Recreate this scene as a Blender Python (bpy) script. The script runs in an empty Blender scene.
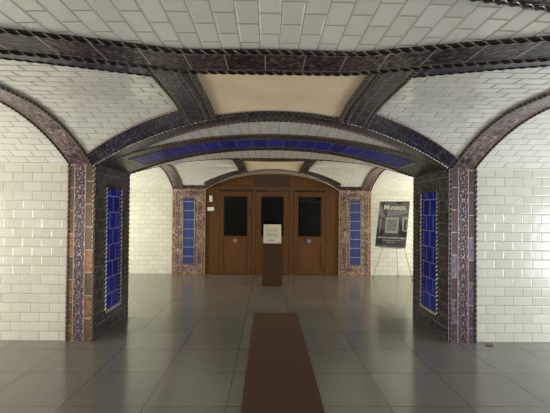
import bpy, math, random
from mathutils import Vector, Matrix, Euler
random.seed(7)
scene = bpy.context.scene
C = scene.collection

# ------------------------------------------------------------------ camera, world, lamps, exposure
cam_data = bpy.data.cameras.new('camera')
cam = bpy.data.objects.new('camera', cam_data); C.objects.link(cam)
cam_data.sensor_fit = 'HORIZONTAL'; cam_data.sensor_width = 36.0
cam_data.lens = 395.77 / 550 * 36.0
cam_data.clip_start = 0.02
YAW, PIT, ROL, CH = .0175, .0133, .0096, 1.43
cam.matrix_world = (Matrix.Translation((0, 0, CH)) @ Matrix.Rotation(-YAW, 4, 'Z')
                    @ Matrix.Rotation(math.pi/2 + PIT, 4, 'X') @ Matrix.Rotation(ROL, 4, 'Z'))
scene.camera = cam
scene.view_settings.view_transform = 'Standard'; scene.view_settings.look = 'None'
scene.view_settings.gamma = 1; scene.view_settings.use_curve_mapping = False
scene.view_settings.exposure = 0.0
w = bpy.data.worlds.new('world'); scene.world = w; w.use_nodes = True
w.node_tree.nodes['Background'].inputs[0].default_value = (.9, .92, 1, 1)
w.node_tree.nodes['Background'].inputs[1].default_value = 0.02

def area(name, loc, target, sx, sy, power, col):
    l = bpy.data.lights.new(name, 'AREA'); l.shape = 'RECTANGLE'; l.size = sx; l.size_y = sy
    l.energy = power; l.color = col
    o = bpy.data.objects.new(name, l); C.objects.link(o); o.location = loc
    o.rotation_euler = (Vector(target) - Vector(loc)).to_track_quat('-Z', 'Y').to_euler()
    return o
WARM, NEUT, COOL, HALL = (1, .965, .875), (1, .98, .93), (.86, .925, 1), (1, .99, .85)
area('aisle_lamp_left', (-4.85, 2.85, .95), (0, 2.95, 1.75), 2.2, 1.3, 98, WARM)
area('aisle_lamp_right', (4.85, 2.85, .95), (0, 2.95, 1.75), 2.2, 1.3, 98, COOL)
area('hall_lamp_left', (-4.85, 7.2, 1.0), (0, 7.4, 1.5), 2.6, 1.5, 132, HALL)
area('hall_lamp_right', (4.85, 7.2, 1.0), (0, 7.4, 1.5), 2.6, 1.5, 132, HALL)
area('camera_bay_fill_left', (-3.6, -2.3, .9), (-1.5, 1.5, 1.7), 1.6, 1.2, 80, NEUT)  # unseen fill added behind the camera to light front walls and piers evenly
area('camera_bay_fill_right', (3.6, -2.3, .9), (1.5, 1.5, 1.7), 1.6, 1.2, 80, NEUT)  # matching added fill on the right

# ------------------------------------------------------------------ materials
def new_mat(name):
    m = bpy.data.materials.new(name); m.use_nodes = True
    nt = m.node_tree; b = nt.nodes['Principled BSDF']
    return m, nt, b
def lk(nt, a, b): nt.links.new(a, b)
def nd(nt, t, **kw):
    n = nt.nodes.new(t)
    for k, v in kw.items():
        if hasattr(n, k): setattr(n, k, v)
        else: n.inputs[k].default_value = v
    return n
def rgba(c): return (c[0], c[1], c[2], 1)
def ramp(nt, stops, interp='LINEAR'):
    r = nt.nodes.new('ShaderNodeValToRGB'); r.color_ramp.interpolation = interp
    e = r.color_ramp.elements
    while len(e) < len(stops): e.new(.5)
    for i, (p, c) in enumerate(stops): e[i].position = p; e[i].color = rgba(c)
    return r
def brick(nt, vec, bw, rh, c1, c2, mc, ms, smooth=.1, off=.5):
    b = nt.nodes.new('ShaderNodeTexBrick'); b.offset = off; b.offset_frequency = 2; b.squash = 1; b.squash_frequency = 1
    b.inputs['Scale'].default_value = 1
    b.inputs['Color1'].default_value = rgba(c1); b.inputs['Color2'].default_value = rgba(c2); b.inputs['Mortar'].default_value = rgba(mc)
    b.inputs['Mortar Size'].default_value = ms; b.inputs['Mortar Smooth'].default_value = smooth
    b.inputs['Bias'].default_value = 0
    b.inputs['Brick Width'].default_value = bw; b.inputs['Row Height'].default_value = rh
    lk(nt, vec, b.inputs['Vector']); return b

def tile_mat(name, bw, rh, c1, c2, mc, ms=.0025, rough=.16, bevel=.012, bump=.5, wob=.25, off=.5, spec=.5, wobscale=9):
    m, nt, b = new_mat(name)
    uv = nt.nodes.new('ShaderNodeUVMap'); v = uv.outputs[0]
    br = brick(nt, v, bw, rh, c1, c2, mc, ms, .2, off)
    lk(nt, br.outputs['Color'], b.inputs['Base Color'])
    bb = brick(nt, v, bw, rh, (1, 1, 1), (1, 1, 1), (0, 0, 0), bevel, 1.0, off)
    inv = nd(nt, 'ShaderNodeMath', operation='SUBTRACT'); inv.inputs[0].default_value = 1; lk(nt, bb.outputs['Fac'], inv.inputs[1])
    # per-tile random tilt
    rb = brick(nt, v, bw, rh, (0, 0, 0), (1, 1, 1), (.5, .5, .5), 0, 0, off)
    no = nd(nt, 'ShaderNodeTexNoise', Scale=wobscale); lk(nt, v, no.inputs['Vector']); no.inputs['Detail'].default_value = 1
    mul = nd(nt, 'ShaderNodeMath', operation='MULTIPLY'); lk(nt, rb.outputs['Color'], mul.inputs[0]); mul.inputs[1].default_value = .6
    shift = nd(nt, 'ShaderNodeVectorMath', operation='ADD'); lk(nt, v, shift.inputs[0])
    lk(nt, rb.outputs['Color'], shift.inputs[1]); lk(nt, shift.outputs[0], no.inputs['Vector'])
    b1 = nd(nt, 'ShaderNodeBump', Strength=wob, Distance=.012); lk(nt, no.outputs['Fac'], b1.inputs['Height'])
    b2 = nd(nt, 'ShaderNodeBump', Strength=bump, Distance=.006); lk(nt, inv.outputs[0], b2.inputs['Height']); lk(nt, b1.outputs[0], b2.inputs['Normal'])
    lk(nt, b2.outputs[0], b.inputs['Normal'])
    b.inputs['Roughness'].default_value = rough
    b.inputs['Specular IOR Level'].default_value = spec
    return m
M = {}
SP_ = 1.94
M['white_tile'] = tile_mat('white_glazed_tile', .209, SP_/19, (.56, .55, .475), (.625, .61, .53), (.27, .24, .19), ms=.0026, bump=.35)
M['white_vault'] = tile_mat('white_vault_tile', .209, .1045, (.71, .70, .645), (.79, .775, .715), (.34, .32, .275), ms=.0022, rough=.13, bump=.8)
M['blue_tile'] = tile_mat('cobalt_blue_tile', .195, .195, (.002, .007, .12), (.004, .015, .20), (.22, .25, .36), ms=.003, rough=.12, bevel=.012, wob=.3)
M['blue_soffit'] = tile_mat('blue_soffit_tile', .195, .65, (.004, .012, .19), (.007, .022, .28), (.22, .24, .34), ms=.004, rough=.38, bevel=.01, wob=.2, bump=.2, spec=.3)
M['blue_far'] = tile_mat('blue_panel_tile', .6, .205, (.020, .038, .17), (.028, .050, .21), (.42, .42, .42), ms=.005, rough=.15, off=0)
M['floor'] = None

def dark_mat(name, bw, rh, cols, grout, ms=.0035, rough=.28, metal=.35, scale=38, off=.5, bump=.35):
    m, nt, b = new_mat(name)
    uv = nt.nodes.new('ShaderNodeUVMap'); v = uv.outputs[0]
    no = nd(nt, 'ShaderNodeTexNoise', Scale=scale, Detail=4, Roughness=.65); lk(nt, v, no.inputs['Vector'])
    sv = nd(nt, 'ShaderNodeTexVoronoi', Scale=scale*1.6); lk(nt, v, sv.inputs['Vector']); svs = nd(nt, 'ShaderNodeSeparateXYZ'); lk(nt, sv.outputs['Color'], svs.inputs[0])
    sm_ = nd(nt, 'ShaderNodeMath', operation='MULTIPLY_ADD'); lk(nt, svs.outputs[0], sm_.inputs[0]); sm_.inputs[1].default_value = .22; lk(nt, no.outputs['Fac'], sm_.inputs[2])
    sm2 = nd(nt, 'ShaderNodeMath', operation='SUBTRACT'); lk(nt, sm_.outputs[0], sm2.inputs[0]); sm2.inputs[1].default_value = .10
    r = ramp(nt, cols); lk(nt, sm2.outputs[0], r.inputs[0])
    br = brick(nt, v, bw, rh, (1, 1, 1), (.55, .55, .6), (0, 0, 0), ms, .1, off)
    mx = nd(nt, 'ShaderNodeMix', data_type='RGBA', blend_type='MULTIPLY'); mx.inputs['Factor'].default_value = 1
    lk(nt, r.outputs[0], mx.inputs[6]); lk(nt, br.outputs['Color'], mx.inputs[7])
    mg = nd(nt, 'ShaderNodeMix', data_type='RGBA'); lk(nt, br.outputs['Fac'], mg.inputs[0])
    lk(nt, mx.outputs[2], mg.inputs[6]); mg.inputs[7].default_value = rgba(grout)
    lk(nt, mg.outputs[2], b.inputs['Base Color'])
    vo = nd(nt, 'ShaderNodeTexVoronoi', Scale=scale*1.2); lk(nt, v, vo.inputs['Vector'])
    bp = nd(nt, 'ShaderNodeBump', Strength=bump, Distance=.006); lk(nt, vo.outputs['Distance'], bp.inputs['Height'])
    lk(nt, bp.outputs[0], b.inputs['Normal'])
    b.inputs['Roughness'].default_value = rough; b.inputs['Metallic'].default_value = metal
    return m
DK = [(.32, (.008, .007, .010)), (.46, (.045, .036, .042)), (.56, (.09, .072, .085)), (.68, (.34, .29, .28))]
M['dark_tile'] = dark_mat('dark_lustre_tile', .2, .16, DK, (.33, .30, .27))
M['dark_long'] = dark_mat('dark_rib_tile', .23, .25, [(.34, (.014, .009, .012)), (.50, (.055, .038, .045)), (.60, (.10, .07, .075)), (.72, (.36, .28, .22))], (.42, .37, .30), scale=30, off=.37)
M['dark_blue'] = dark_mat('dark_blue_lustre_tile', .2, .16, [(.32, (.008, .008, .014)), (.48, (.036, .036, .062)), (.58, (.075, .068, .11)), (.7, (.32, .28, .30))], (.22, .19, .17))
M['black_border'] = dark_mat('black_border_tile', .2, .13, [(.3, (.004, .004, .005)), (.5, (.016, .015, .016)), (.6, (.035, .032, .033)), (.66, (.26, .23, .21))], (.19, .165, .14), rough=.3, metal=.2)
M['rose_rib'] = dark_mat('rose_lustre_rib_tile', .2, .3, [(.36, (.03, .02, .03)), (.47, (.17, .12, .15)), (.58, (.34, .22, .21)), (.70, (.58, .50, .46))], (.25, .2, .17), scale=26, metal=.4)

def ornament_mat(name, cols, k=17., zs=9., rough=.3, metal=.35, grout=(.5, .42, .3), bw=1., rh=.21):
    """medallion pattern repeated up a strip; u runs -.5..+.5 (strip widths), v metres"""
    m, nt, b = new_mat(name)
    uv = nt.nodes.new('ShaderNodeUVMap'); sp = nt.nodes.new('ShaderNodeSeparateXYZ'); lk(nt, uv.outputs[0], sp.inputs[0])
    def mth(op, a, bb=None):
        n = nd(nt, 'ShaderNodeMath', operation=op)
        for i, q in enumerate((a, bb)):
            if q is None: continue
            if isinstance(q, (int, float)): n.inputs[i].default_value = q
            else: lk(nt, q, n.inputs[i])
        return n.outputs[0]
    x = mth('ABSOLUTE', sp.outputs[0])
    yy = mth('PINGPONG', sp.outputs[1], rh/2)
    yn = mth('DIVIDE', yy, rh/2)
    xn = mth('MULTIPLY', x, 2.0)
    r1 = mth('SQRT', mth('ADD', mth('POWER', xn, 2.0), mth('POWER', mth('SUBTRACT', yn, .1), 2.0)))
    wv = mth('SINE', mth('MULTIPLY', r1, k))
    wv2 = mth('SINE', mth('ADD', mth('MULTIPLY', xn, 9.0), mth('MULTIPLY', yn, 7.0)))
    mq = nd(nt, 'ShaderNodeMapping'); lk(nt, uv.outputs[0], mq.inputs['Vector']); mq.inputs['Scale'].default_value = (.13, 1, 1)
    no = nd(nt, 'ShaderNodeTexNoise', Scale=zs*5, Detail=3); lk(nt, mq.outputs[0], no.inputs['Vector'])
    s = mth('ADD', mth('MULTIPLY', wv, .11), mth('MULTIPLY', wv2, .08))
    s = mth('ADD', mth('ADD', s, mth('MULTIPLY', no.outputs['Fac'], 1.35)), -.17)
    r = ramp(nt, cols); lk(nt, s, r.inputs[0])
    lk(nt, r.outputs[0], b.inputs['Base Color'])
    bp = nd(nt, 'ShaderNodeBump', Strength=.4, Distance=.004); lk(nt, s, bp.inputs['Height']); lk(nt, bp.outputs[0], b.inputs['Normal'])
    b.inputs['Roughness'].default_value = rough; b.inputs['Metallic'].default_value = metal
    return m
M['ornament'] = ornament_mat('blue_rose_ornament_tile', [(.2, (.006, .006, .025)), (.42, (.028, .030, .085)), (.54, (.085, .06, .085)), (.66, (.24, .13, .10)), (.82, (.45, .38, .28))])
M['ornament_violet'] = ornament_mat('violet_ornament_tile', [(.2, (.007, .006, .012)), (.42, (.035, .022, .045)), (.56, (.09, .055, .075)), (.68, (.20, .15, .17)), (.84, (.48, .44, .40))])

def strip_mat(name, cols, rh=.25, metal=.45, seed=0.):
    m, nt, b = new_mat(name)
    uv = nt.nodes.new('ShaderNodeUVMap'); v = uv.outputs[0]
    mp = nd(nt, 'ShaderNodeMapping'); lk(nt, v, mp.inputs['Vector']); mp.inputs['Location'].default_value = (0, seed, 0)
    # a colour per tile: snapped height into white noise
    sn = nd(nt, 'ShaderNodeVectorMath', operation='SNAP'); lk(nt, mp.outputs[0], sn.inputs[0]); sn.inputs[1].default_value = (10, rh, 10)
    wn = nd(nt, 'ShaderNodeTexWhiteNoise', noise_dimensions='3D'); lk(nt, sn.outputs[0], wn.inputs['Vector'])
    no = nd(nt, 'ShaderNodeTexNoise', Scale=26, Detail=5, Roughness=.7); lk(nt, v, no.inputs['Vector'])
    ad = nd(nt, 'ShaderNodeMath', operation='MULTIPLY_ADD'); lk(nt, no.outputs['Fac'], ad.inputs[0]); ad.inputs[1].default_value = 1.1
    ml = nd(nt, 'ShaderNodeMath', operation='MULTIPLY_ADD'); lk(nt, wn.outputs['Value'], ml.inputs[0]); ml.inputs[1].default_value = .5; ml.inputs[2].default_value = -.27
    lk(nt, ml.outputs[0], ad.inputs[2])
    r = ramp(nt, cols); lk(nt, ad.outputs[0], r.inputs[0])
    br = brick(nt, mp.outputs[0], 10, rh, (1, 1, 1), (1, 1, 1), (0, 0, 0), .004, .1, 0)
    mg = nd(nt, 'ShaderNodeMix', data_type='RGBA'); lk(nt, br.outputs['Fac'], mg.inputs[0]); lk(nt, r.outputs[0], mg.inputs[6]); mg.inputs[7].default_value = (.5, .42, .32, 1)
    lk(nt, mg.outputs[2], b.inputs['Base Color'])
    b.inputs['Roughness'].default_value = .27; b.inputs['Metallic'].default_value = metal
    return m
M['strip_warm'] = strip_mat('warm_lustre_strip_tile', [(.1, (.05, .03, .025)), (.3, (.15, .085, .055)), (.5, (.055, .065, .04)), (.68, (.33, .14, .07)), (.9, (.36, .20, .19))])
M['strip_violet'] = strip_mat('violet_lustre_strip_tile', [(.1, (.025, .017, .02)), (.3, (.10, .065, .08)), (.5, (.075, .045, .038)), (.7, (.19, .15, .25)), (.9, (.36, .30, .20))], seed=.07)

def mosaic_mat(name, cols, scale=60, metal=.3):
    m, nt, b = new_mat(name)
    uv = nt.nodes.new('ShaderNodeUVMap'); v = uv.outputs[0]
    vo = nd(nt, 'ShaderNodeTexVoronoi', Scale=scale); lk(nt, v, vo.inputs['Vector'])
    sp = nd(nt, 'ShaderNodeSeparateXYZ'); lk(nt, vo.outputs['Color'], sp.inputs[0])
    no = nd(nt, 'ShaderNodeTexNoise', Scale=5, Detail=2); lk(nt, v, no.inputs['Vector'])
    ad = nd(nt, 'ShaderNodeMath', operation='MULTIPLY_ADD'); lk(nt, sp.outputs[0], ad.inputs[0]); ad.inputs[1].default_value = .7
    mm = nd(nt, 'ShaderNodeMath', operation='MULTIPLY_ADD'); lk(nt, no.outputs['Fac'], mm.inputs[0]); mm.inputs[1].default_value = .8; mm.inputs[2].default_value = -.25
    lk(nt, mm.outputs[0], ad.inputs[2])
    r = ramp(nt, cols); lk(nt, ad.outputs[0], r.inputs[0])
    lk(nt, r.outputs[0], b.inputs['Base Color'])
    bp = nd(nt, 'ShaderNodeBump', Strength=.4, Distance=.004); lk(nt, vo.outputs['Distance'], bp.inputs['Height']); lk(nt, bp.outputs[0], b.inputs['Normal'])
    b.inputs['Roughness'].default_value = .3; b.inputs['Metallic'].default_value = metal
    return m
M['mosaic_violet'] = mosaic_mat('violet_brown_mosaic', [(.1, (.02, .015, .03)), (.35, (.085, .055, .09)), (.55, (.20, .12, .12)), (.75, (.34, .24, .22)), (.92, (.60, .50, .42))])
M['mosaic_rust'] = mosaic_mat('rust_orange_mosaic', [(.1, (.05, .032, .04)), (.35, (.17, .09, .07)), (.6, (.34, .18, .11)), (.85, (.52, .36, .26))], 34)
M['fillet'] = None

def plain(name, col, rough=.5, metal=0., spec=.5, bump=0, bs=40, var=0.):
    m, nt, b = new_mat(name)
    b.inputs['Base Color'].default_value = rgba(col); b.inputs['Roughness'].default_value = rough
    b.inputs['Metallic'].default_value = metal; b.inputs['Specular IOR Level'].default_value = spec
    tc = nt.nodes.new('ShaderNodeTexCoord')
    no = nd(nt, 'ShaderNodeTexNoise', Scale=bs, Detail=4); lk(nt, tc.outputs['Object'], no.inputs['Vector'])
    if var:
        r = ramp(nt, [(.3, tuple(c*(1-var) for c in col)), (.7, tuple(min(1, c*(1+var)) for c in col))])
        lk(nt, no.outputs['Fac'], r.inputs[0]); lk(nt, r.outputs[0], b.inputs['Base Color'])
    if bump:
        bp = nd(nt, 'ShaderNodeBump', Strength=bump, Distance=.004); lk(nt, no.outputs['Fac'], bp.inputs['Height']); lk(nt, bp.outputs[0], b.inputs['Normal'])
    return m
M['fillet'] = plain('pale_bronze_fillet', (.42, .30, .19), .35, .3)
M['cream'] = plain('cream_plaster', (.84, .70, .47), .6, bump=.25, bs=3, var=.07)
M['trim'] = plain('cream_cove_tile', (.66, .63, .52), .3)
M['paint'] = plain('plain_offwhite_paint', (.6, .59, .54), .8)
M['corten'] = plain('brown_coated_metal', (.066, .032, .014), .6, spec=.2, var=.08, bs=20)
M['mat_brown'] = plain('brown_floor_mat', (.082, .044, .026), .75, spec=.15, var=.06, bs=30)
M['paper'] = plain('cream_paper', (.72, .69, .56), .6)
M['ink'] = plain('grey_print', (.34, .31, .25), .7)
M['ink_dark'] = plain('dark_print', (.12, .11, .10), .7)
M['steel'] = plain('easel_steel', (.22, .22, .21), .4, .8)
M['black_plastic'] = plain('black_plastic', (.02, .02, .02), .4)
M['switch_white'] = plain('white_plastic', (.72, .70, .60), .35)
M['red_sticker'] = plain('red_sticker', (.28, .04, .02), .4)
M['blue_sticker'] = plain('blue_sticker', (.07, .13, .36), .4)
M['sticker_pale'] = plain('sticker_print', (.45, .42, .38), .4)
M['brass'] = plain('dull_brass', (.30, .21, .10), .35, .8)
M['rail'] = plain('bronze_thing', (.2, .12, .08), .3, .5)

def glass_mat():
    m, nt, b = new_mat('dark_glass')
    b.inputs['Base Color'].default_value = (.003, .0035, .004, 1); b.inputs['Roughness'].default_value = .03; b.inputs['Specular IOR Level'].default_value = .22
    return m
M['glass'] = glass_mat()

def wood_mat(name, c0, c1, rough=.42):
    m, nt, b = new_mat(name)
    uv = nt.nodes.new('ShaderNodeUVMap')
    mp = nd(nt, 'ShaderNodeMapping'); lk(nt, uv.outputs[0], mp.inputs['Vector']); mp.inputs['Scale'].default_value = (26, 1.6, 1)
    no = nd(nt, 'ShaderNodeTexNoise', Scale=1.3, Detail=6, Roughness=.6, Distortion=.6); lk(nt, mp.outputs[0], no.inputs['Vector'])
    r = ramp(nt, [(.3, c0), (.7, c1)]); lk(nt, no.outputs['Fac'], r.inputs[0])
    lk(nt, r.outputs[0], b.inputs['Base Color'])
    bp = nd(nt, 'ShaderNodeBump', Strength=.15, Distance=.002); lk(nt, no.outputs['Fac'], bp.inputs['Height']); lk(nt, bp.outputs[0], b.inputs['Normal'])
    b.inputs['Roughness'].default_value = rough; b.inputs['Specular IOR Level'].default_value = .25
    return m
M['wood'] = wood_mat('varnished_brown_wood', (.070, .027, .0065), (.135, .056, .014))
M['wood_panel'] = wood_mat('varnished_panel_wood', (.078, .031, .007), (.15, .064, .016))
M['wood_dark'] = wood_mat('dark_brown_wood', (.05, .017, .006), (.09, .03, .01))  # darker brown wood for the glazing beads

def floor_mat():
    m, nt, b = new_mat('grey_porcelain_floor')
    uv = nt.nodes.new('ShaderNodeUVMap'); v = uv.outputs[0]
    br = brick(nt, v, .6, .6, (.172, .160, .137), (.192, .179, .154), (.04, .035, .03), .0034, .1, 0)
    no = nd(nt, 'ShaderNodeTexNoise', Scale=2.2, Detail=5, Roughness=.6); lk(nt, v, no.inputs['Vector'])
    r = ramp(nt, [(.2, (.84, .84, .84)), (.8, (1., 1., 1.))]); lk(nt, no.outputs['Fac'], r.inputs[0])
    mx = nd(nt, 'ShaderNodeMix', data_type='RGBA', blend_type='MULTIPLY'); mx.inputs[0].default_value = 1
    lk(nt, br.outputs['Color'], mx.inputs[6]); lk(nt, r.outputs[0], mx.inputs[7]); lk(nt, mx.outputs[2], b.inputs['Base Color'])
    b.inputs['Roughness'].default_value = .19; b.inputs['IOR'].default_value = 1.62
    bp = nd(nt, 'ShaderNodeBump', Strength=.3, Distance=.002); bp.invert = True; lk(nt, br.outputs['Fac'], bp.inputs['Height']); lk(nt, bp.outputs[0], b.inputs['Normal'])
    return m
M['floor'] = floor_mat()

def rope_mat(name, ca, cb, cc):
    m, nt, b = new_mat(name)
    uv = nt.nodes.new('ShaderNodeUVMap'); sp = nt.nodes.new('ShaderNodeSeparateXYZ'); lk(nt, uv.outputs[0], sp.inputs[0])
    ad = nd(nt, 'ShaderNodeMath', operation='ADD'); lk(nt, sp.outputs[0], ad.inputs[0]); lk(nt, sp.outputs[1], ad.inputs[1])
    fr = nd(nt, 'ShaderNodeMath', operation='FRACT'); lk(nt, ad.outputs[0], fr.inputs[0])
    no = nd(nt, 'ShaderNodeTexNoise', Scale=1.7, Detail=2); lk(nt, uv.outputs[0], no.inputs['Vector'])
    mm = nd(nt, 'ShaderNodeMath', operation='MULTIPLY_ADD'); lk(nt, no.outputs['Fac'], mm.inputs[0]); mm.inputs[1].default_value = .5; mm.inputs[2].default_value = -.25
    a2 = nd(nt, 'ShaderNodeMath', operation='ADD'); lk(nt, fr.outputs[0], a2.inputs[0]); lk(nt, mm.outputs[0], a2.inputs[1])
    r = ramp(nt, [(0, ca), (.58, ca), (.66, cb), (.82, cb), (.88, cc), (.95, ca)]); lk(nt, a2.outputs[0], r.inputs[0])
    lk(nt, r.outputs[0], b.inputs['Base Color']); b.inputs['Roughness'].default_value = .28; b.inputs['Metallic'].default_value = .25
    return m
M['rope'] = rope_mat('black_rope_tile', (.006, .005, .005), (.04, .028, .02), (.60, .54, .46))
M['rope_pale'] = rope_mat('pale_rope_tile', (.02, .015, .012), (.45, .38, .31), (.70, .64, .55))
M['rope_brown'] = rope_mat('brown_rope_tile', (.03, .02, .016), (.30, .17, .10), (.52, .42, .32))

# ------------------------------------------------------------------ mesh helpers
class MB:
    def __init__(s): s.v = []; s.f = []; s.uv = []; s.smooth = []
    def face(s, pts, uvs, smooth=False):
        n = len(s.v); s.v += [tuple(p) for p in pts]; s.f.append(tuple(range(n, n+len(pts)))); s.uv.append(list(uvs)); s.smooth.append(smooth)
    def idx(s, ids, uvs, smooth=True): s.f.append(tuple(ids)); s.uv.append(list(uvs)); s.smooth.append(smooth)
    def box(s, x0, x1, y0, y1, z0, z1, uo=(0, 0), bev=0.):
        x0, x1 = min(x0, x1), max(x0, x1); y0, y1 = min(y0, y1), max(y0, y1); z0, z1 = min(z0, z1), max(z0, z1)
        a, b = uo
        def q(p, ax):
            if ax == 0: return [(v[1]+a, v[2]+b) for v in p]
            if ax == 1: return [(v[0]+a, v[2]+b) for v in p]
            return [(v[0]+a, v[1]+b) for v in p]
        base = len(s.v)
        s.v += [(x, y, z) for z in (z0, z1) for y in (y0, y1) for x in (x0, x1)]
        for ids, ax in (((0, 4, 6, 2), 0), ((1, 3, 7, 5), 0), ((0, 1, 5, 4), 1), ((2, 6, 7, 3), 1), ((0, 2, 3, 1), 2), ((4, 5, 7, 6), 2)):
            p = [s.v[base+i] for i in ids]; s.f.append(tuple(base+i for i in ids)); s.uv.append(q(p, ax)); s.smooth.append(False)
    def slab(s, P, nu, nv, UV, off):
        """P(i/nu, j/nv) -> point ; second skin at P+off ; closed"""
        A = len(s.v)
        pts = [[Vector(P(i/nu, j/nv)) for j in range(nv+1)] for i in range(nu+1)]
        uvs = [[UV(i/nu, j/nv) for j in range(nv+1)] for i in range(nu+1)]
        for k in (0, 1):
            for row in pts:
                for p in row: s.v.append(tuple(p + Vector(off)*k))
        N = (nu+1)*(nv+1)
        id = lambda k, i, j: A + k*N + i*(nv+1) + j
        for k in (0, 1):
            for i in range(nu):
                for j in range(nv):
                    c = [(i, j), (i+1, j), (i+1, j+1), (i, j+1)]
                    if k == 0: c = c[::-1]
                    s.idx([id(k, *q) for q in c], [uvs[q[0]][q[1]] for q in c])
        def edge(a, b):
            q = [id(0, *a), id(0, *b), id(1, *b), id(1, *a)]; m = len(s.v)
            s.v += [s.v[k] for k in q]; ids = [m, m+1, m+2, m+3]
            ua, ub = uvs[a[0]][a[1]], uvs[b[0]][b[1]]
            s.idx(ids, [ua, ub, ub, ua], False)
        for i in range(nu): edge((i, 0), (i+1, 0)); edge((i+1, nv), (i, nv))
        for j in range(nv): edge((0, j+1), (0, j)); edge((nu, j), (nu, j+1))
    def tube(s, pts, r, n=8, smooth=True, cap=True):
        pts = [Vector(p) for p in pts]; base = len(s.v); up = Vector((0, 0, 1)); L = 0
        frames = []
        for i, p in enumerate(pts):
            t = (pts[min(i+1, len(pts)-1)] - pts[max(i-1, 0)]).normalized()
            a = t.cross(up if abs(t.z) < .95 else Vector((0, 1, 0))).normalized(); b = t.cross(a).normalized()
            frames.append((p, a, b))
            for k in range(n):
                th = 2*math.pi*k/n
                s.v.append(tuple(p + (a*math.cos(th) + b*math.sin(th))*r))
        for i in range(len(pts)-1):
            for k in range(n):
                k2 = (k+1) % n
                s.idx([base+i*n+k, base+i*n+k2, base+(i+1)*n+k2, base+(i+1)*n+k], [(i*.1, k/n), (i*.1, (k+1)/n), (i*.1+.1, (k+1)/n), (i*.1+.1, k/n)], smooth)
        if cap:
            for e, rev in ((0, False), (len(pts)-1, True)):
                ids = [base+e*n+k for k in range(n)]
                if rev: ids = ids[::-1]
                s.idx(ids, [(0, 0)]*n, False)
    def rope(s, pts, r, pitch=.055, n=8, step=None):
        """two-strand twisted rope moulding along a polyline"""
        pts = [Vector(p) for p in pts]
        if step is None: step = pitch/5
        seg = []; tot = 0
        for a, b in zip(pts[:-1], pts[1:]): seg.append((tot, a, b, (b-a).length)); tot += (b-a).length
        m = max(2, int(tot/step)); base = len(s.v); si = 0
        up = Vector((.13, .31, .94)).normalized(); a0 = None
        for i in range(m+1):
            d = tot*i/m
            while si < len(seg)-1 and d > seg[si][0]+seg[si][3]: si += 1
            t0, A, B, l = seg[si]; p = A.lerp(B, min(1, (d-t0)/max(l, 1e-6))); t = (B-A).normalized()
            a = (up - t*up.dot(t)).normalized() if a0 is None else (a0 - t*a0.dot(t)).normalized(); a0 = a
            b = t.cross(a)
            ph = 2*math.pi*d/pitch/2
            for k in range(n):
                th = 2*math.pi*k/n
                rr = r*(1+.28*math.cos(2*(th-ph)))
                s.v.append(tuple(p + (a*math.cos(th) + b*math.sin(th))*rr))
        for i in range(m):
            for k in range(n):
                k2 = (k+1) % n; u0, u1 = tot*i/m/pitch, tot*(i+1)/m/pitch
                s.idx([base+i*n+k, base+(i+1)*n+k, base+(i+1)*n+k2, base+i*n+k2],
                      [(u0, -2*k/n/1), (u1, -2*k/n), (u1, -2*(k+1)/n), (u0, -2*(k+1)/n)], True)
        s.idx([base+k for k in range(n)], [(0, 0)]*n, False); s.idx([base+m*n+k for k in range(n)][::-1], [(0, 0)]*n, False)
    def build(s, name, mat, parent=None, bevel=0.):
        me = bpy.data.meshes.new(name); me.from_pydata(s.v, [], s.f)
        ul = me.uv_layers.new(name='UVMap')
        li = 0
        for poly, uvs, sm in zip(me.polygons, s.uv, s.smooth):
            poly.use_smooth = sm
            for k, l in enumerate(poly.loop_indices): ul.data[l].uv = uvs[k]
        me.materials.append(mat); me.update()
        o = bpy.data.objects.new(name, me); C.objects.link(o)
        if parent is not None: o.parent = parent; o.matrix_parent_inverse = Matrix.Translation(parent.location).inverted() if parent.rotation_euler[2] == 0 else Matrix.Identity(4)
        if bevel:
            md = o.modifiers.new('bevel', 'BEVEL'); md.width = bevel; md.segments = 2; md.limit_method = 'ANGLE'
        return o
def empty(name, loc, label, cat, group=None, rz=0):
    o = bpy.data.objects.new(name, None); C.objects.link(o); o.location = loc; o.rotation_euler = (0, 0, rz); o.empty_display_size = .1
    o['label'] = label; o['category'] = cat
    if group: o['group'] = group
    return o
def struct(o, label=None, cat=None):
    o['kind'] = 'structure'
    if label: o['label'] = label
    if cat: o['category'] = cat
    return o
def tag(o, label, cat, group=None):
    o['label'] = label; o['category'] = cat
    if group: o['group'] = group
    return o

# ------------------------------------------------------------------ the shape of the building
SP, RISE = 1.94, .355
D0A, D0, D1, D2, D3 = .17, 1.20, 4.38, 5.41, 9.0
REAR = -2.6
XE = 5.0
def Vt(t): t = max(0, min(t, 1.3)); return SP + .592*t - .228*t*t
class Opening:
    def __init__(s, x0, x1): s.x0 = x0; s.x1 = x1; s.c = (x0+x1)/2; s.a = (x1-x0)/2; s.p = 2.15
    def z(s, x): u = min(1, abs(x-s.c)/s.a); return SP + RISE*(1-u**s.p)
    def t(s, x):
        if x <= s.x0 or x >= s.x1: return 0.
        q = s.z(x)-SP; return (.592 - math.sqrt(max(0, .592**2-4*.228*q)))/(2*.228)
class Bay(Opening):
    def t(s, x):
        q = max(0, abs(x)-.5); return max(0, 1.298-.33*q-.0345*q*q)
    def z(s, x): return Vt(s.t(x))
PASS = Opening(-1.905, 2.02); BAY = Bay(-3.5, 3.5); DOOR = Opening(-1.42, 1.62)
NONE = Opening(99, 99.1)
def Vroom(lo, hi): return lambda x, y: Vt(min(y-lo, hi-y))
Vn, Vf, Vc = Vroom(D0, D1), Vroom(D2, D3), Vroom(REAR, D0A)

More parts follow.
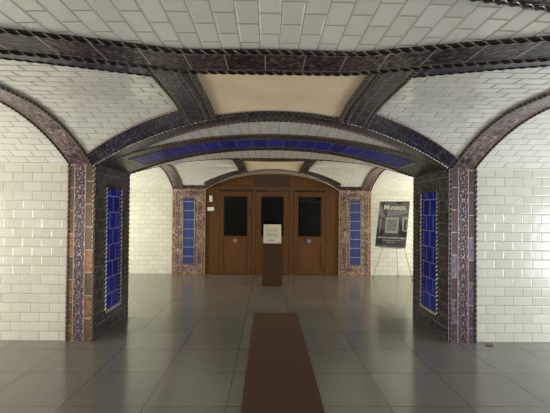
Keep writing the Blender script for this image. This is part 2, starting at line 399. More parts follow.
def xs_between(a, b, *cuts):
    r = [a] + sorted(c for c in cuts if a < c < b) + [b]; return list(zip(r[:-1], r[1:]))
def vault(name, mat, lo, hi, oL, oH, V, xa, xb, label):
    mb = MB()
    for a, b in xs_between(xa, xb, oL.x0, oL.x1, oH.x0, oH.x1):
        nu = max(2, int((b-a)/.08)); nv = 40
        e = 1e-4
        def P(i, j):
            x = a+(b-a)*i; xx = min(max(x, a+e), b-e); y0 = lo+oL.t(xx); y1 = hi-oH.t(xx); y = y0+(y1-y0)*j
            return (x, y, V(x, y))
        def UV(i, j):
            x, y, z = P(i, j); t = hi-y
            return (x+20.9, t + .06*min(t, 1.3)+10.45)
        mb.slab(P, nu, nv, UV, (0, 0, .10))
    o = mb.build(name, mat); return struct(o, label, 'ceiling')
vault('ceiling', M['white_vault'], D0, D1, BAY, PASS, Vn, -XE, -.48, 'white tiled vault of the near hall left of the cream panel')
vault('ceiling', M['white_vault'], D0, D1, BAY, PASS, Vn, .63, XE, 'white tiled vault of the near hall right of the cream panel')
vault('ceiling', M['cream'], D0, D1, BAY, PASS, Vn, -.48, .63, 'smooth cream ceiling panel above the wide near arch')
vault('ceiling', M['white_vault'], D2, D3, PASS, DOOR, Vf, -XE, -.44, 'white tiled vault of the far hall left of its cream panel')
vault('ceiling', M['white_vault'], D2, D3, PASS, DOOR, Vf, .63, XE, 'white tiled vault of the far hall right of its cream panel')
vault('ceiling', M['cream'], D2, D3, PASS, DOOR, Vf, -.44, .63, 'small cream ceiling panel above the wooden doors')
vault('ceiling', M['white_vault'], REAR, D0A, NONE, BAY, Vc, -XE, XE, 'white tiled vault over the foreground bay')

def soffit(name, op, ya, yb, ta, tb, label):
    """barrel running in depth from ya-t(x)*ta to yb+t(x)*tb"""
    mb = MB(); nu = int((op.x1-op.x0)/.06)
    def P(i, j):
        x = op.x0+(op.x1-op.x0)*i; y0 = ya-op.t(x)*ta; y1 = yb+op.t(x)*tb; return (x, y0+(y1-y0)*j, op.z(x))
    def UV(i, j):
        p = P(i, j); u = (p[0]-op.c)/op.a; arc = (p[0]-op.c)*(1+.02*u*u)
        return (p[1]+20.9, arc+10.45+.052)
    mb.slab(P, nu, 10, UV, (0, 0, .10))
    return struct(mb.build(name, M['white_vault']), label, 'ceiling')
soffit('ceiling', PASS, D1, D2, 1, 1, 'white tiled soffit strips inside the arched passage')
soffit('ceiling', BAY, D0A, D0, 1, 1, 'large white ceiling tiles at the top of the picture')
soffit('ceiling', DOOR, D3, D3+.10, 1, 0, 'pale soffit under the arch over the wooden doors')

# floor
mb = MB(); mb.box(-XE-.2, XE+.2, REAR-.2, D3+1.2, -.1, 0, uo=(.2914+60, -2.9264+60.))
struct(mb.build('floor', M['floor']), 'grey brown square tiled floor', 'floor')
# walls
UO = (2.582+20.9, SP/19*200)
def wall(name, x0, x1, y0, y1, z1=SP, label=None, mat='white_tile', uo=UO):
    mb = MB(); mb.box(x0, x1, y0, y1, 0, z1, uo=uo); return struct(mb.build(name, M[mat]), label, 'wall')
wall('wall_middle_left', -XE, PASS.x0, D1, D2, label='white brick-tiled wall left of the left tiled pier')
wall('wall_middle_right', PASS.x1, XE, D1, D2, label='white brick-tiled wall right of the right tiled pier')
wall('wall_back_left', -XE, DOOR.x0, D3, D3+.4, label='far white tiled wall left of the doors')
wall('wall_back_right', DOOR.x1, XE, D3, D3+.4, label='far white tiled wall behind the easel')
wall('wall_near_left', -XE, BAY.x0, D0A, D0, label='tiled foreground wall on the far left side')
wall('wall_near_right', BAY.x1, XE, D0A, D0, label='tiled foreground wall on the far right side')
wall('wall_left', -XE-.2, -XE, REAR, D3+.4, 2.45, label='left end wall')
wall('wall_right', XE, XE+.2, REAR, D3+.4, 2.45, label='right end wall')
wall('wall_rear', -XE-.2, XE+.2, REAR-.2, REAR, 2.45, label='rear wall of the foreground bay')
wall('wall_back', -1.9, 2.1, D3+.7, D3+.8, 2.45, mat='paint', label='plain wall behind the wooden doors')
# fill above door opening behind the frame
mb = MB()
nseg = 30
for i in range(nseg):
    xa = DOOR.x0+(DOOR.x1-DOOR.x0)*i/nseg; xb = DOOR.x0+(DOOR.x1-DOOR.x0)*(i+1)/nseg
    za = min(DOOR.z(xa), DOOR.z(xb))
    mb.box(xa, xb, D3+.101, D3+.4, za+.0, 2.45)
struct(mb.build('wall_back_top', M['paint']), 'wall above the wooden doors', 'wall')
for i, (x0, x1, y) in enumerate(((-XE, -2.19, D1), (2.31, XE, D1), (-XE, -2.16, D3), (2.35, XE, D3))):
    mb = MB(); mb.box(x0, x1, y-.008, y+.001, SP-.018, SP+.002)
    struct(mb.build('trim_%d' % (i+1), M['trim']), ('thin cream cove along the top of the near left wall', 'thin cream cove along the top of the near right wall', 'cream cove on the far left wall', 'cream cove on the far right wall')[i], 'trim')

# ------------------------------------------------------------------ bands laid on the vaults
TH = .014
def band(mb, x0, x1, ya, yb, Z, nu, nv, uvmode='x', th=TH, u0=0.):
    def P(i, j):
        x = x0+(x1-x0)*i; a = ya(x); b = yb(x); y = a+(b-a)*j; return (x, y, Z(x, y)-th)
    def UV(i, j):
        x, y, z = P(i, j)
        if uvmode == 'x': return (x+20.+u0, y-ya(x)+.001 if False else (j*(yb(x)-ya(x)))+10.4)
        if uvmode == 'strip': return (x+16.5+u0, .46+.33*j)
        return (y+20., x-x0+10.4)
    mb.slab(P, nu, nv, UV, (0, 0, th+.02))
def Zd(Z, d): return lambda x, y: Z(x, y)-d
def curve_pts(x0, x1, yf, Z, n=40, dz=TH):
    return [(x0+(x1-x0)*i/n, yf(x0+(x1-x0)*i/n), Z(x0+(x1-x0)*i/n, yf(x0+(x1-x0)*i/n))-dz) for i in range(n+1)]

def xrib(x0, x1, ya, yb, V, mat, label, ropes, group=None, rm='rope', r=.010, uvm='y'):
    """rib at constant x running in depth over the vault"""
    e = empty('vault_rib', ((x0+x1)/2, (ya((x0+x1)/2)+yb((x0+x1)/2))/2, V((x0+x1)/2, (ya((x0+x1)/2)+yb((x0+x1)/2))/2)), label, 'ceiling rib', 'straight ribs crossing the vaults')
    mb = MB(); band(mb, x0, x1, ya, yb, V, 4, 60, uvm); mb.build('tile_band', M[mat], e)
    if x1-x0 > .2:
        for x in (x0+.035, x1-.035):
            mb = MB(); band(mb, x-.003, x+.003, ya, yb, V, 1, 50, 'y', th=TH+.003); mb.build('fillet', M['fillet'], e)
    for x in ropes:
        mb = MB(); a, b = ya(x), yb(x); n = 50
        mb.rope([(x, a+(b-a)*i/n, V(x, a+(b-a)*i/n)-TH) for i in range(n+1)], r*1.3, .055); mb.build('rope_trim', M[rm], e)
    return e
gF = lambda x: D1-PASS.t(x)          # groin of the near hall with the passage
gA = lambda x: D0+BAY.t(x)           # groin of the near hall with the camera bay
gB = lambda x: D2+PASS.t(x)          # far hall, near side
gD = lambda x: D3-DOOR.t(x)          # far hall, door side
wF = lambda x: .18+.13*min(1, max(0, ((1.905+x) if x < 0 else (2.02-x))/1.13))

xrib(-2.19, -1.925, lambda x: D0+.001, lambda x: D1-.001, Vn, 'rose_rib', 'rose-brown ceiling rib rising from the left near pier', (-2.18, -1.935))
xrib(2.035, 2.31, lambda x: D0+.001, lambda x: D1-.001, Vn, 'rose_rib', 'rose-brown ceiling rib rising from the right near pier', (2.045, 2.30))
xrib(-.77, -.48, gA, gF, Vn, 'dark_blue', 'short dark rib at the left edge of the large cream panel', (-.76, -.56, -.485))
xrib(.63, .92, gA, gF, Vn, 'dark_blue', 'short dark rib at the right edge of the large cream panel', (.635, .71, .91))
xrib(-2.16, -1.92, lambda x: D2+.001, lambda x: D3-.001, Vf, 'rose_rib', 'rose-brown rib rising from the far left pilaster', (-2.15, -1.93))
xrib(2.11, 2.35, lambda x: D2+.001, lambda x: D3-.001, Vf, 'rose_rib', 'rose-brown rib rising from the far right pilaster', (2.12, 2.34))
xrib(-.62, -.44, gB, gD, Vf, 'dark_tile', 'short dark rib left of the small far cream panel', (-.61, -.45))
xrib(.63, .82, gB, gD, Vf, 'dark_tile', 'short dark rib right of the small far cream panel', (.64, .81))

# near arch over the passage
e = empty('arch_rib', (PASS.c, gF(PASS.c), PASS.z(PASS.c)), 'wide dark lustre-tiled arch springing between the two near piers', 'arch', 'tiled bands across the ceiling')
for x0, x1 in ((PASS.x0-.01, -.77), (.92, PASS.x1+.01)):
    mb = MB(); band(mb, x0, x1, lambda x: gF(x)-wF(x), lambda x: gF(x), Zd(Vn, .003), 40, 4, 'x', th=TH); mb.build('face_band', M['dark_blue'], e)
    mb = MB(); mb.rope(curve_pts(x0, x1, lambda x: gF(x)-wF(x), Vn), .010, .05); mb.build('rope_trim', M['rope_brown'], e)
mb = MB(); band(mb, -.48, .63, lambda x: gF(x)-.05, gF, Vn, 30, 2, 'x'); mb.build('face_band', M['dark_tile'], e)
mb = MB(); mb.rope(curve_pts(-.48, .63, lambda x: gF(x)-.05, Vn), .007, .05); mb.build('rope_trim', M['rope'], e)
i2 = lambda x: min(gF(x)+.24, D1+.001)
Pz = lambda x, y: PASS.z(x)
mb = MB(); band(mb, PASS.x0+.01, PASS.x1-.01, gF, i2, Pz, 80, 3, 'x'); mb.build('soffit_band', M['dark_tile'], e)
for a, b, k in ((PASS.x0, -.5, 'rope_pale'), (-.5, .65, 'rope'), (.65, PASS.x1, 'rope_pale')):
    mb = MB(); mb.rope(curve_pts(a, b, gF, Pz, 40), .009, .05); mb.build('rope_trim', M[k], e)
mb = MB(); mb.rope(curve_pts(PASS.x0+.02, PASS.x1-.02, i2, Pz, 90), .011, .05); mb.build('rope_trim', M['rope_brown'], e)

# passage soffit: dark, blue, dark
e = empty('soffit_rib', (PASS.c, (D1+D2)/2, PASS.z(PASS.c)), 'blue tiled band with dark borders on the passage soffit', 'arch', 'tiled bands across the ceiling')
cc = lambda v: (lambda x: v)
n = 80
mb = MB(); band(mb, PASS.x0+.01, PASS.x1-.01, cc(D1), cc(4.62), Pz, n, 2); mb.build('dark_border', M['black_border'], e)
mb = MB(); band(mb, PASS.x0+.01, PASS.x1-.01, cc(5.20), cc(D2), Pz, n, 2); mb.build('dark_border', M['black_border'], e)
XB0, XB1 = -1.62, 1.74
mb = MB(); band(mb, XB0, XB1, cc(4.62), cc(5.20), Pz, n, 2, 'x'); mb.build('blue_tile_band', M['blue_soffit'], e)
for a, b in ((PASS.x0+.01, XB0), (XB1, PASS.x1-.01)):
    mb = MB(); band(mb, a, b, cc(4.62), cc(5.20), Pz, 10, 2, 'x'); mb.build('dark_border', M['black_border'], e)
for y, rm, r in ((D1, 'rope_brown', .008), (4.62, 'rope_pale', .0065), (5.20, 'rope_pale', .0065), (D2, 'rope', .011)):
    xa, xb = (XB0, XB1) if y in (4.62, 5.20) else (PASS.x0+.02, PASS.x1-.02)
    mb = MB(); mb.rope(curve_pts(xa, xb, cc(y), Pz, 70), r, .05); mb.build('rope_trim', M[rm], e)
for x in (XB0, XB1):
    mb = MB(); mb.rope([(x, 4.62, PASS.z(x)-TH), (x, 5.20, PASS.z(x)-TH)], .010, .05); mb.build('rope_trim', M['rope_pale'], e)

# transverse rib nearest the camera
Bz = lambda x, y: BAY.z(x)
e = empty('arch_rib', (0, gA(0), BAY.z(0)), 'long dark tiled rib crossing the ceiling nearest the camera', 'arch', 'tiled bands across the ceiling')
b0 = lambda x: max(gA(x)-.33+.03*min(3, abs(x)), D0-.001)
mb = MB(); band(mb, -3.49, 3.49, b0, gA, Bz, 120, 3, 'strip'); mb.build('tile_band', M['dark_long'], e)
mb = MB(); mb.rope(curve_pts(-3.48, 3.48, lambda x: b0(x), Bz, 120), .0125, .06); mb.build('rope_trim', M['rope'], e)
mb = MB(); mb.rope(curve_pts(-3.48, 3.48, lambda x: gA(x), Bz, 120), .0125, .06); mb.build('rope_trim', M['rope'], e)
for x0, x1 in ((-3.49, -.77), (.92, 3.49)):
    mb = MB(); band(mb, x0, x1, gA, lambda x: gA(x)+.17, Zd(Vn, .003), 50, 2, 'x'); mb.build('face_band', M['dark_blue'], e)
    mb = MB(); mb.rope(curve_pts(x0, x1, lambda x: gA(x)+.17, Vn, 60), .010, .055); mb.build('rope_trim', M['rope'], e)
# rib in the camera bay, its edge shows in the top right corner
e = empty('soffit_rib', (0, 1.1, BAY.z(0)), 'dark rope-edged soffit band cut by the top right corner', 'arch', 'tiled bands across the ceiling')
eC = lambda x: 1.585+.16*(x-.85)
mb = MB(); band(mb, -3.49, 3.49, cc(D0A), eC, Bz, 80, 2); mb.build('tile_band', M['dark_tile'], e)
mb = MB(); mb.rope(curve_pts(-3.48, 3.48, eC, Bz, 80), .0125, .06); mb.build('rope_trim', M['rope'], e)

# far hall: arch on the passage side, arch over the doors
e = empty('arch_rib', (PASS.c, gB(PASS.c), 2.3), 'thin dark rib crossing the far vault beyond the passage', 'arch', 'tiled bands across the ceiling')
mb = MB(); band(mb, PASS.x0+.01, PASS.x1-.01, lambda x: gB(x)+.1*min(1, PASS.t(x)/.3), lambda x: gB(x)+.2+.42*min(1, PASS.t(x)/.7), Vf, 80, 3); mb.build('tile_band', M['dark_tile'], e)
mb = MB(); mb.rope(curve_pts(PASS.x0+.02, PASS.x1-.02, lambda x: gB(x)+.1*min(1, PASS.t(x)/.3), Vf, 60), .014, .06); mb.build('rope_trim', M['rope_brown'], e)
e = empty('arch_rib', (DOOR.c, gD(DOOR.c), 2.28), 'dark arch rib framing the top of the wooden doors', 'arch', 'tiled bands across the ceiling')
for x0, x1 in ((DOOR.x0-.0, -.62), (.82, DOOR.x1+.0)):
    mb = MB(); band(mb, x0, x1, lambda x: gD(x)-.26, gD, Vf, 40, 3); mb.build('face_band', M['dark_tile'], e)
mb = MB(); band(mb, -.62, .82, lambda x: gD(x)-.05, gD, Vf, 30, 2); mb.build('face_band', M['dark_tile'], e)
mb = MB(); mb.rope(curve_pts(DOOR.x0+.01, DOOR.x1-.01, gD, lambda x, y: DOOR.z(x), 60), .013, .05); mb.build('rope_trim', M['rope_pale'], e)
# dark bands above the far pilasters
for x0, x1, side in ((-1.92, DOOR.x0, 'left'), (DOOR.x1, 2.11, 'right')):
    e = empty('cornice_band', ((x0+x1)/2, D3-.05, SP), 'dark tiled band on top of the far %s pilaster' % side, 'tile band', 'dark bands above the far pilasters')
    mb = MB(); band(mb, x0, x1, cc(D3-.14), cc(D3-.002), Vf, 6, 3); mb.build('tile_band', M['dark_tile'], e)

# ------------------------------------------------------------------ near piers
def frame_x(mb, x, xo, y0, y1, z0, z1, w0, w1, uo=(20, 20)):
    """rectangular mitre-like frame on a plane of constant x, between outer rect and inner rect inset w0 (y) w1 (z)"""
    mb.box(x, xo, y0, y0+w0, z0, z1, uo); mb.box(x, xo, y1-w0, y1, z0, z1, uo)
    mb.box(x, xo, y0+w0, y1-w0, z0, z0+w1, uo); mb.box(x, xo, y0+w0, y1-w0, z1-w1, z1, uo)
def pier(side):
    L = side == 'left'
    x0, x1 = (-2.19, PASS.x0) if L else (PASS.x1, 2.31)
    lab = ('left near pier with rose, orange and green lustre tiles and blue side panel' if L
           else 'right near pier with violet lustre tiles and blue side panel')
    e = empty('tiled_pier', ((x0+x1)/2, D1, 0), lab, 'pier', 'tiled piers of the passage')
    yF = D1-.014
    om, sm = ('ornament', 'strip_warm') if L else ('ornament_violet', 'strip_violet')
    rp = 'rope_brown' if L else 'rope'
    ca, cb = x0+.075, x1-.095 if L else x1-.105
    if not L: ca, cb = x0+.095, x1-.085
    # centre ornament, u in strip widths
    mb = MB()
    mb.face([(ca, yF-.004, .0), (cb, yF-.004, .0), (cb, yF-.004, SP+.0), (ca, yF-.004, SP)], [(-.5, 0), (.5, 0), (.5, SP), (-.5, SP)])
    mb.face([(ca, yF-.004, 0), (ca, yF-.004, SP), (ca, D1, SP), (ca, D1, 0)], [(-.5, 0), (-.5, SP), (-.5, SP), (-.5, 0)])
    mb.face([(cb, yF-.004, 0), (cb, D1, 0), (cb, D1, SP), (cb, yF-.004, SP)], [(.5, 0), (.5, 0), (.5, SP), (.5, SP)])
    mb.face([(ca, yF-.004, SP), (cb, yF-.004, SP), (cb, D1, SP), (ca, D1, SP)], [(-.5, 0)]*4)
    mb.build('ornament_strip', M[om], e)
    for a, b in ((x0+.02, ca-.005), (cb+.005, x1-.015)):
        mb = MB(); mb.box(a, b, yF, D1, 0, SP, uo=(25, 20 + (a if L else -a))); o = mb.build('side_strip', M[sm], e)
    for x in (ca-.0025, cb+.0025):
        mb = MB(); mb.box(x-.004, x+.004, yF-.006, D1, 0, SP); mb.build('fillet', M['fillet'], e)
    for x in (x0+.008, x1):
        mb = MB(); mb.rope([(x, yF-.002, 0), (x, yF-.002, SP+.01)], .0135, .055); mb.build('rope_trim', M[rp], e)
    # reveal facing the passage
    xs = x1 if L else x0; s = 1 if L else -1
    xo = xs + s*.014
    mb = MB(); frame_x(mb, xs, xo, D1+.012, D2-.02, 0, SP, .26, .235); mb.build('dark_border', M['black_border'], e)
    yb0, yb1, zb0, zb1 = D1+.272, D2-.28, .235, SP-.235
    mb = MB(); mb.box(xs, xs+s*.008, yb0, yb1, zb0, zb1, uo=(.195*40-yb0+.06, .195*30-zb0)); mb.build('blue_panel', M['blue_tile'], e)
    mb = MB(); mb.rope([(xo, yb0, zb0), (xo, yb1, zb0), (xo, yb1, zb1), (xo, yb0, zb1), (xo, yb0, zb0)], .017, .05); mb.build('rope_trim', M['rope_pale'], e)
    mb = MB(); mb.rope([(xo, D2-.012, 0), (xo, D2-.012, SP)], .014, .06); mb.build('rope_trim', M['rope'], e)
    mb = MB(); mb.rope([(xo, D1+.03, SP-.02), (xo, D2-.03, SP-.02)], .010, .05); mb.build('rope_trim', M['rope'], e)
pier('left'); pier('right')

# ------------------------------------------------------------------ far pilasters beside the doors
def frame_y(mb, x0, x1, y, yo, z0, z1, w, uo=(20, 20)):
    mb.box(x0, x0+w, y, yo, z0, z1, uo); mb.box(x1-w, x1, y, yo, z0, z1, uo)
    mb.box(x0+w, x1-w, y, yo, z0, z0+w, uo); mb.box(x0+w, x1-w, y, yo, z1-w, z1, uo)
def pilaster(x0, x1, side):
    e = empty('tiled_pilaster', ((x0+x1)/2, D3, 0), 'far pilaster with narrow blue panel, %s of the wooden doors' % side, 'pilaster', 'pilasters beside the doors')
    yb = D3
    mb = MB(); frame_y(mb, x0, x1, yb-.012, yb, 0, SP, .055); mb.build('outer_border', M['mosaic_rust'], e)
    mb = MB(); frame_y(mb, x0+.055, x1-.055, yb-.016, yb, .055, SP-.055, .115); mb.build('mosaic_border', M['mosaic_violet'], e)
    mb = MB(); frame_y(mb, x0+.17, x1-.17, yb-.014, yb, .17, SP-.17, .05); mb.build('inner_border', M['mosaic_rust'], e)
    mb = MB(); mb.box(x0+.22, x1-.22, yb-.01, yb, .22, SP-.22, uo=(6.0-(x0+.22)+.1, 20.5)); mb.build('blue_panel', M['blue_far'], e)
    a, b = x0+.225, x1-.225
    mb = MB(); mb.rope([(a, yb-.016, .225), (b, yb-.016, .225), (b, yb-.016, SP-.225), (a, yb-.016, SP-.225), (a, yb-.016, .225)], .012, .06, n=6); mb.build('rope_trim', M['rope_pale'], e)
    for k in (.055, .17):
        mb = MB(); frame_y(mb, x0+k-.005, x1-k+.005, yb-.019, yb-.012, k-.005, SP-k+.005, .009); mb.build('fillet', M['fillet'], e)
    mb = MB(); mb.box(x0-.012, x0, yb-.014, yb, 0, SP); mb.build('edge_fillet', M['fillet'], e)
    mb = MB(); mb.box(x1, x1+.012, yb-.014, yb, 0, SP); mb.build('edge_fillet', M['fillet'], e)
pilaster(-2.15, DOOR.x0-.012, 'left'); pilaster(DOOR.x1+.012, 2.34, 'right')

# ------------------------------------------------------------------ wooden doors
YD = D3+.02      # front face of the woodwork
def gz(x): return DOOR.z(x)
fr = empty('door_surround', (DOOR.c, YD, 0), 'arched varnished wooden surround holding the three doors', 'door frame')
def wbox(name, x0, x1, z0, z1, mat='wood', y0=YD, y1=YD+.07, parent=fr, bevel=.004):
    mb = MB(); mb.box(x0, x1, y0, y1, z0, z1, uo=(random.uniform(1, 9), 3)); return mb.build(name, M[mat], parent, bevel)
leafs = [(-1.10, -.37), (-.28, .48), (.59, 1.31)]
ZL, ZT = 1.885, 1.925
for x0, x1 in ((-.37+.004, -.28-.004), (.48+.004, .59-.004)): wbox('post', x0, x1, 0, ZT)
for x0, x1 in ((DOOR.x0+.002, -1.104), (1.314, DOOR.x1-.002)):
    wbox('side_panel', x0, x1, 0, ZT, 'wood_panel', YD+.02, YD+.06)
    wbox('post', x0, x0+.055, 0, ZT); wbox('post', x1-.055, x1, 0, ZT)
    wbox('side_rail', x0+.056, x1-.056, 0, .09); wbox('side_rail', x0+.056, x1-.056, ZT-.12, ZT)
wbox('transom_rail', DOOR.x0+.002, DOOR.x1-.002, ZT+.001, ZT+.085, 'wood', YD-.012, YD+.07)
# arched head: recessed panels and a curved rim
def arch_piece(name, xa, xb, z0f, z1f, y0, y1, mat, n=24):
    mb = MB()
    def P(i, j): x = xa+(xb-xa)*i; a = z0f(x); b = max(a+.001, z1f(x)); return (x, y0, a+(b-a)*j)
    mb.slab(P, n, 2, lambda i, j: (P(i, j)[0]+4, P(i, j)[2]+3), (0, y1-y0, 0))
    return mb.build(name, M[mat], fr)
zt2 = ZT+.086
xl = next(DOOR.x0+k*.005 for k in range(200) if gz(DOOR.x0+k*.005) > zt2+.01)
xr = DOOR.x0+DOOR.x1-xl
arch_piece('arch_panel', xl, xr, cc(zt2), lambda x: gz(x)-.004, YD+.03, YD+.07, 'wood_panel')
arch_piece('arch_rim', xl, xr, lambda x: max(zt2, gz(x)-.05), lambda x: gz(x)-.003, YD, YD+.029, 'wood')
for x in (-.38, .53): wbox('head_post', x-.04, x+.04, zt2, gz(x)-.052, 'wood', YD+.001, YD+.028)
# vent grille
vz0, vz1 = zt2+.015, gz(.1)-.055
vg = wbox('vent_grille', -.27, .47, vz0, vz1, 'black_plastic', YD+.02, YD+.029, bevel=0)
for k in range(6):
    z = vz0+.012+(vz1-vz0-.024)*k/5
    mb = MB(); mb.box(-.265, .465, YD+.006, YD+.0195, z-.0045, z+.0045); mb.build('slat', M['wood'], vg)

dl = ['left wooden door with dark glass and a round red sticker', 'middle wooden door behind the brown information stand', 'right wooden door with dark glass and a round blue sticker']
for i, (x0, x1) in enumerate(leafs):
    e = empty('door_%d' % (i+1), ((x0+x1)/2, YD, 0), dl[i], 'door'); e['kind'] = 'structure'
    st = .085 if i != 1 else .11
    a, b = x0+.004, x1-.004
    px0, px1 = a+st, b-st
    z0, z1 = .86, 1.785
    wbox('stile', a, px0, .006, ZL, parent=e, y0=YD-.004, y1=YD+.05); wbox('stile', px1, b, .006, ZL, parent=e, y0=YD-.004, y1=YD+.05)
    wbox('top_rail', px0, px1, z1, ZL, parent=e, y0=YD-.003, y1=YD+.05)
    wbox('lock_rail', px0, px1, .715, z0, parent=e, y0=YD-.003, y1=YD+.05)
    wbox('bottom_rail', px0, px1, .006, .10, parent=e, y0=YD-.003, y1=YD+.05)
    wbox('lower_panel', px0, px1, .10, .715, 'wood_panel', YD+.012, YD+.04, e)
    mb = MB(); mb.box(px0, px1, YD+.022, YD+.032, z0, z1); mb.build('glass_pane', M['glass'], e)
    mb = MB(); frame_y(mb, px0, px1, YD+.004, YD+.021, z0, z1, .014); mb.build('glazing_bead', M['wood_dark'], e)
    # hinges
    for z in (.25, 1.62):
        mb = MB(); mb.tube([(x0+.001, YD-.006, z-.04), (x0+.001, YD-.006, z+.04)], .006); mb.build('hinge', M['brass'], e)
    if i != 1:
        cx = -.74 if i == 0 else .94
        mb = MB(); mb.tube([(cx, YD-.0035, .766), (cx, YD-.006, .766)], .052, 28, False); s = mb.build('sticker', M['red_sticker' if i == 0 else 'blue_sticker'], e)
        s['label'] = 'round red sticker' if i == 0 else 'round blue sticker'
        mb = MB()
        if i == 0:
            for k in range(16):
                t0, t1 = 2*math.pi*k/16, 2*math.pi*(k+1)/16
                q = lambda r, t: (cx+r*math.cos(t), YD-.0068, .766+r*math.sin(t))
                mb.face([q(.036, t0), q(.041, t0), q(.041, t1), q(.036, t1)], [(0, 0)]*4)
            mb.box(cx-.018, cx+.018, YD-.0072, YD-.0062, .762, .770); mb.box(cx-.004, cx+.004, YD-.0072, YD-.0062, .748, .784)
        else:
            mb.box(cx-.032, cx+.032, YD-.0072, YD-.0062, .766, .778); mb.box(cx-.022, cx+.022, YD-.0072, YD-.0062, .746, .754)
        mb.build('print', M['sticker_pale'], s)

for (x, z, ww, hh, lab) in ((-1.30, 1.713, .075, .14, 'upright white switch plate on the left door post'), (-1.30, 1.48, .15, .085, 'horizontal white switch plate below the upright one')):
    e = empty('light_switch', (x, YD-.001, z), lab, 'switch', 'switch plates on the door post')
    mb = MB(); mb.box(x-ww/2, x+ww/2, YD-.014, YD-.001, z-hh/2, z+hh/2); mb.build('plate', M['switch_white'], e, .003)
    k = 2
    for j in range(k):
        mb = MB()
        if hh > ww: mb.box(x-.022, x+.022, YD-.019, YD-.0142, z-.05+j*.055, z-.005+j*.055)
        else: mb.box(x-.058+j*.062, x-.004+j*.062, YD-.019, YD-.0142, z-.024, z+.024)
        mb.build('rocker', M['switch_white'], e, .002)

# ------------------------------------------------------------------ floor mat
mb = MB(); mb.box(-.18, .42, .4, 5.615, .0, .006)
tag(mb.build('floor_mat', M['mat_brown'], None, .002), 'long brown runner mat lying on the grey floor', 'mat')

# ------------------------------------------------------------------ information stand
sx0, sx1, sy = -.10, .28, 7.60
e = empty('information_stand', (.09, sy, 0), 'brown metal lectern with cream notice in front of the doors', 'information stand')
mb = MB(); mb.box(sx0, sx1, sy, sy+.10, .012, .86); mb.build('column', M['corten'], e, .003)
mb = MB(); mb.box(sx0-.004, sx1+.004, sy-.004, sy+.32, 0, .012); mb.build('base_plate', M['corten'], e, .002)
# sloping top plate with the notice
def sl(x, s, n=0.):   # s along slope 0..1 ; n offset towards the viewer
    y = sy-.02+.15*s; z = .825+.355*s; return (x, y-n*.92, z+n*.39)
mb = MB()
def pl(mb, xa, xb, s0, s1, n0, n1):
    mb.slab(lambda i, j: sl(xa+(xb-xa)*i, s0+(s1-s0)*j, n1), 1, 1, lambda i, j: (i, j), Vector(sl(0, 0, n0))-Vector(sl(0, 0, n1)))
pl(mb, sx0+.012, sx1-.014, -.02, 1.02, -.012, 0); mb.build('top_plate', M['corten'], e)
mb = MB(); pl(mb, sx0+.018, sx1-.022, 0, 1.0, .0005, .004); nt_ = mb.build('notice', M['paper'], e); nt_['label'] = 'cream printed notice'
def line(s, a, b, h=.012, mat='ink'):
    mb = MB(); wdt = sx1-sx0-.04; pl(mb, sx0+.018+wdt*a, sx0+.018+wdt*b, s, s+h, .0042, .0052); return mb
ink = MB(); dk = MB()
def addline(t, s, a, b, h):
    wdt = sx1-sx0-.04; pl(t, sx0+.018+wdt*a, sx0+.018+wdt*b, s, s+h, .0042, .0052)
for s0, cnt in ((.62, 5), (.34, 6)):
    for k in range(cnt): addline(ink, s0+k*.034, .12, .88-(.06 if k % 2 else 0), .011)
for q in ((.925, .10, .30, .015), (.165, .28, .62, .02), (.125, .24, .60, .016), (.06, .12, .42, .01), (.05, .80, .92, .028)):
    dk = MB(); addline(dk, *q); dk.build('print_heading', M['ink_dark'], nt_)
ink.build('print_lines', M['ink'], nt_)

# ------------------------------------------------------------------ easel with poster
ez = empty('easel', (2.8, 8.62, 0), 'thin grey metal tripod easel by the far right wall', 'easel')
PB = Vector((2.375, 8.72, .69)); al = math.radians(38); ux = Vector((math.cos(al), -math.sin(al), 0)); W_, H_ = .676, 1.03
lean = math.radians(15); nback = Vector((math.sin(al), math.cos(al), 0)); uy = (Vector((0, 0, 1))*math.cos(lean) + nback*math.sin(lean)*1.0).normalized()
nf = ux.cross(uy).normalized()
if nf.y > 0: nf = -nf
def pp(a, b, n=0.): return PB + ux*(a*W_) + uy*(b*H_) + nf*n
top = pp(.5, .82, -.02)
lf = Vector((2.33, 8.70, 0)); rf = Vector((3.10, 8.42, 0)); bf = Vector((2.96, 8.93, 0))
for f, nm in ((lf, 'leg'), (rf, 'leg'), (bf, 'leg')):
    mb = MB(); mb.tube([f+Vector((0, 0, .006)), top], .0075); l = mb.build(nm, M['steel'], ez)
    mb = MB(); mb.tube([f, f+(top-f)*.02], .013); mb.build('rubber_foot', M['black_plastic'], l)
mb = MB(); mb.tube([pp(.12, -.012, -.004), pp(.88, -.012, -.004)], .008); mb.build('shelf_bar', M['steel'], ez)
for a in (.16, .84):
    mb = MB(); mb.tube([pp(a, -.015, -.01), pp(a, -.015, .022), pp(a, .012, .024)], .006); mb.build('peg', M['steel'], ez)
po = empty('poster_board', tuple(pp(.5, 0)), 'grey photographic museum poster standing on the metal easel', 'poster')
def pbx(mb, a0, a1, b0, b1, n0, n1, sh=0.):
    mb.slab(lambda i, j: pp(a0+(a1-a0)*i+sh*j, b0+(b1-b0)*j, n1), 1, 1, lambda i, j: (i, j), nf*(n0-n1))
m_, nt, b = new_mat('poster_print'); tc = nt.nodes.new('ShaderNodeUVMap')
no = nd(nt, 'ShaderNodeTexNoise', Scale=5, Detail=4); lk(nt, tc.outputs[0], no.inputs['Vector'])
r = ramp(nt, [(.35, (.045, .042, .045)), (.55, (.11, .105, .11)), (.7, (.2, .19, .2))]); lk(nt, no.outputs['Fac'], r.inputs[0]); lk(nt, r.outputs[0], b.inputs['Base Color']); b.inputs['Roughness'].default_value = .5
M['poster'] = m_
G = {k: plain('poster_grey_%s' % n_, (k, k*.95, k), .5, var=.2, bs=25) for k, n_ in ((.018, 'black'), (.06, 'dark'), (.15, 'mid'), (.24, 'soft'), (.42, 'light'))}
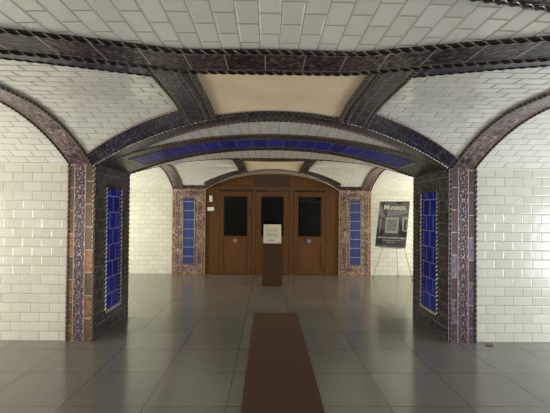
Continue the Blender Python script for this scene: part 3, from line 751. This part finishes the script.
mb = MB(); pbx(mb, 0, 1, 0, 1, 0, .006); board = mb.build('board', M['poster'], po)
def patch(pts, k, n, name='picture_area'):
    mb = MB(); mb.face([pp(a, b, n) for a, b in pts], [(0, 0)]*len(pts)); o = mb.build(name, G[k], board); return o
patch([(0, 1), (1, 1), (1, .70), (.72, .64), (.25, .64), (0, .72)], .15, .0065)
patch([(.05, .98), (.18, .98), (.30, .66), (.24, .66)], .06, .0068)
patch([(0, .90), (.06, .90), (.22, .66), (.12, .64), (0, .72)], .24, .0067)
patch([(.55, .98), (.78, .98), (.74, .94), (.60, .94)], .018, .0068)
patch([(.30, .78), (.95, .84), (.98, .76), (.70, .69), (.30, .68)], .24, .0067)
patch([(.06, .60), (.14, .62), (.14, .32), (.06, .28)], .24, .0067)
patch([(.80, .66), (.98, .66), (.98, .34), (.84, .36)], .42, .0067)
patch([(.88, .60), (.96, .60), (.96, .36), (.88, .38)], .06, .0069)
patch([(.0, .42), (.20, .36), (.22, .05), (0, .05)], .018, .0067)
patch([(.76, .46), (.84, .46), (.84, .36), (1, .34), (1, .22), (.76, .24)], .018, .0068)
patch([(.22, .34), (.76, .34), (.86, .04), (.14, .04)], .06, .0066)
patch([(.30, .62), (.34, .62), (.34, .38), (.30, .38)], .018, .0069)
q_ = patch([(.28, .64), (.70, .64), (.70, .30), (.28, .30)], .42, .0072, 'blank_square'); q_.data.materials[0] = plain('poster_pale_square', (.45, .43, .42), .5)
patch([(.33, .60), (.65, .60), (.65, .34), (.33, .34)], .24, .0075, 'square_inner')
wht = plain('poster_white_ink', (.8, .79, .77), .5)
def text(s, a, b, size, name='lettering', align='CENTER', sx=1.):
    cu = bpy.data.curves.new('t', 'FONT'); cu.body = s; cu.size = size; cu.align_x = align; cu.extrude = .0; cu.offset = size*.012
    ob = bpy.data.objects.new('t', cu); C.objects.link(ob); bpy.context.view_layer.update()
    dg = bpy.context.evaluated_depsgraph_get(); me = bpy.data.meshes.new_from_object(ob.evaluated_get(dg)); C.objects.unlink(ob)
    org = pp(a, b, .0085)
    for v in me.vertices: v.co = org + ux*v.co.x*sx + uy*v.co.y + nf*v.co.z
    me.materials.clear(); me.materials.append(wht); me.name = name
    o = bpy.data.objects.new(name, me); C.objects.link(o); o.parent = board; return o
def fixp(o):
    o.matrix_parent_inverse = Matrix.Translation(po.location).inverted(); return o
text('Museos', .52, .815, .16)
text('¿Qué te ha parecido la visita?', .52, .185, .052)
text('Valora tu experiencia en este museo', .52, .135, .026)
text('escanea y participa', .52, .095, .026)

# ------------------------------------------------------------------ scrap on the floor at the foot of the right wall
e = empty('cable_scrap', (2.42, 4.27, 0), 'small dark tangle of cable on the floor by the right wall', 'cable')
mb = MB(); pts = []
for k in range(46):
    t = k/45*math.pi*4.2; rr = .028+.008*math.sin(2.3*t)
    pts.append((2.415+rr*1.15*math.cos(t), 4.275+rr*.6*math.sin(t), .006+.010*(.5+.5*math.sin(t*1.7))))
mb.tube(pts, .0045, 6); mb.build('wire', M['rail'], e)
mb = MB(); mb.box(2.435, 2.458, 4.262, 4.278, .0, .014); mb.build('plug', M['black_plastic'], e, .003)

# board parts were built in world coordinates under moved parents: fix the two-level ones
bpy.context.view_layer.update()
for o in list(bpy.data.objects):
    if o.parent is not None:
        root = o.parent
        if root.parent is None: o.matrix_parent_inverse = Matrix.Translation(root.location).inverted()
        else: o.matrix_parent_inverse = Matrix.Identity(4)
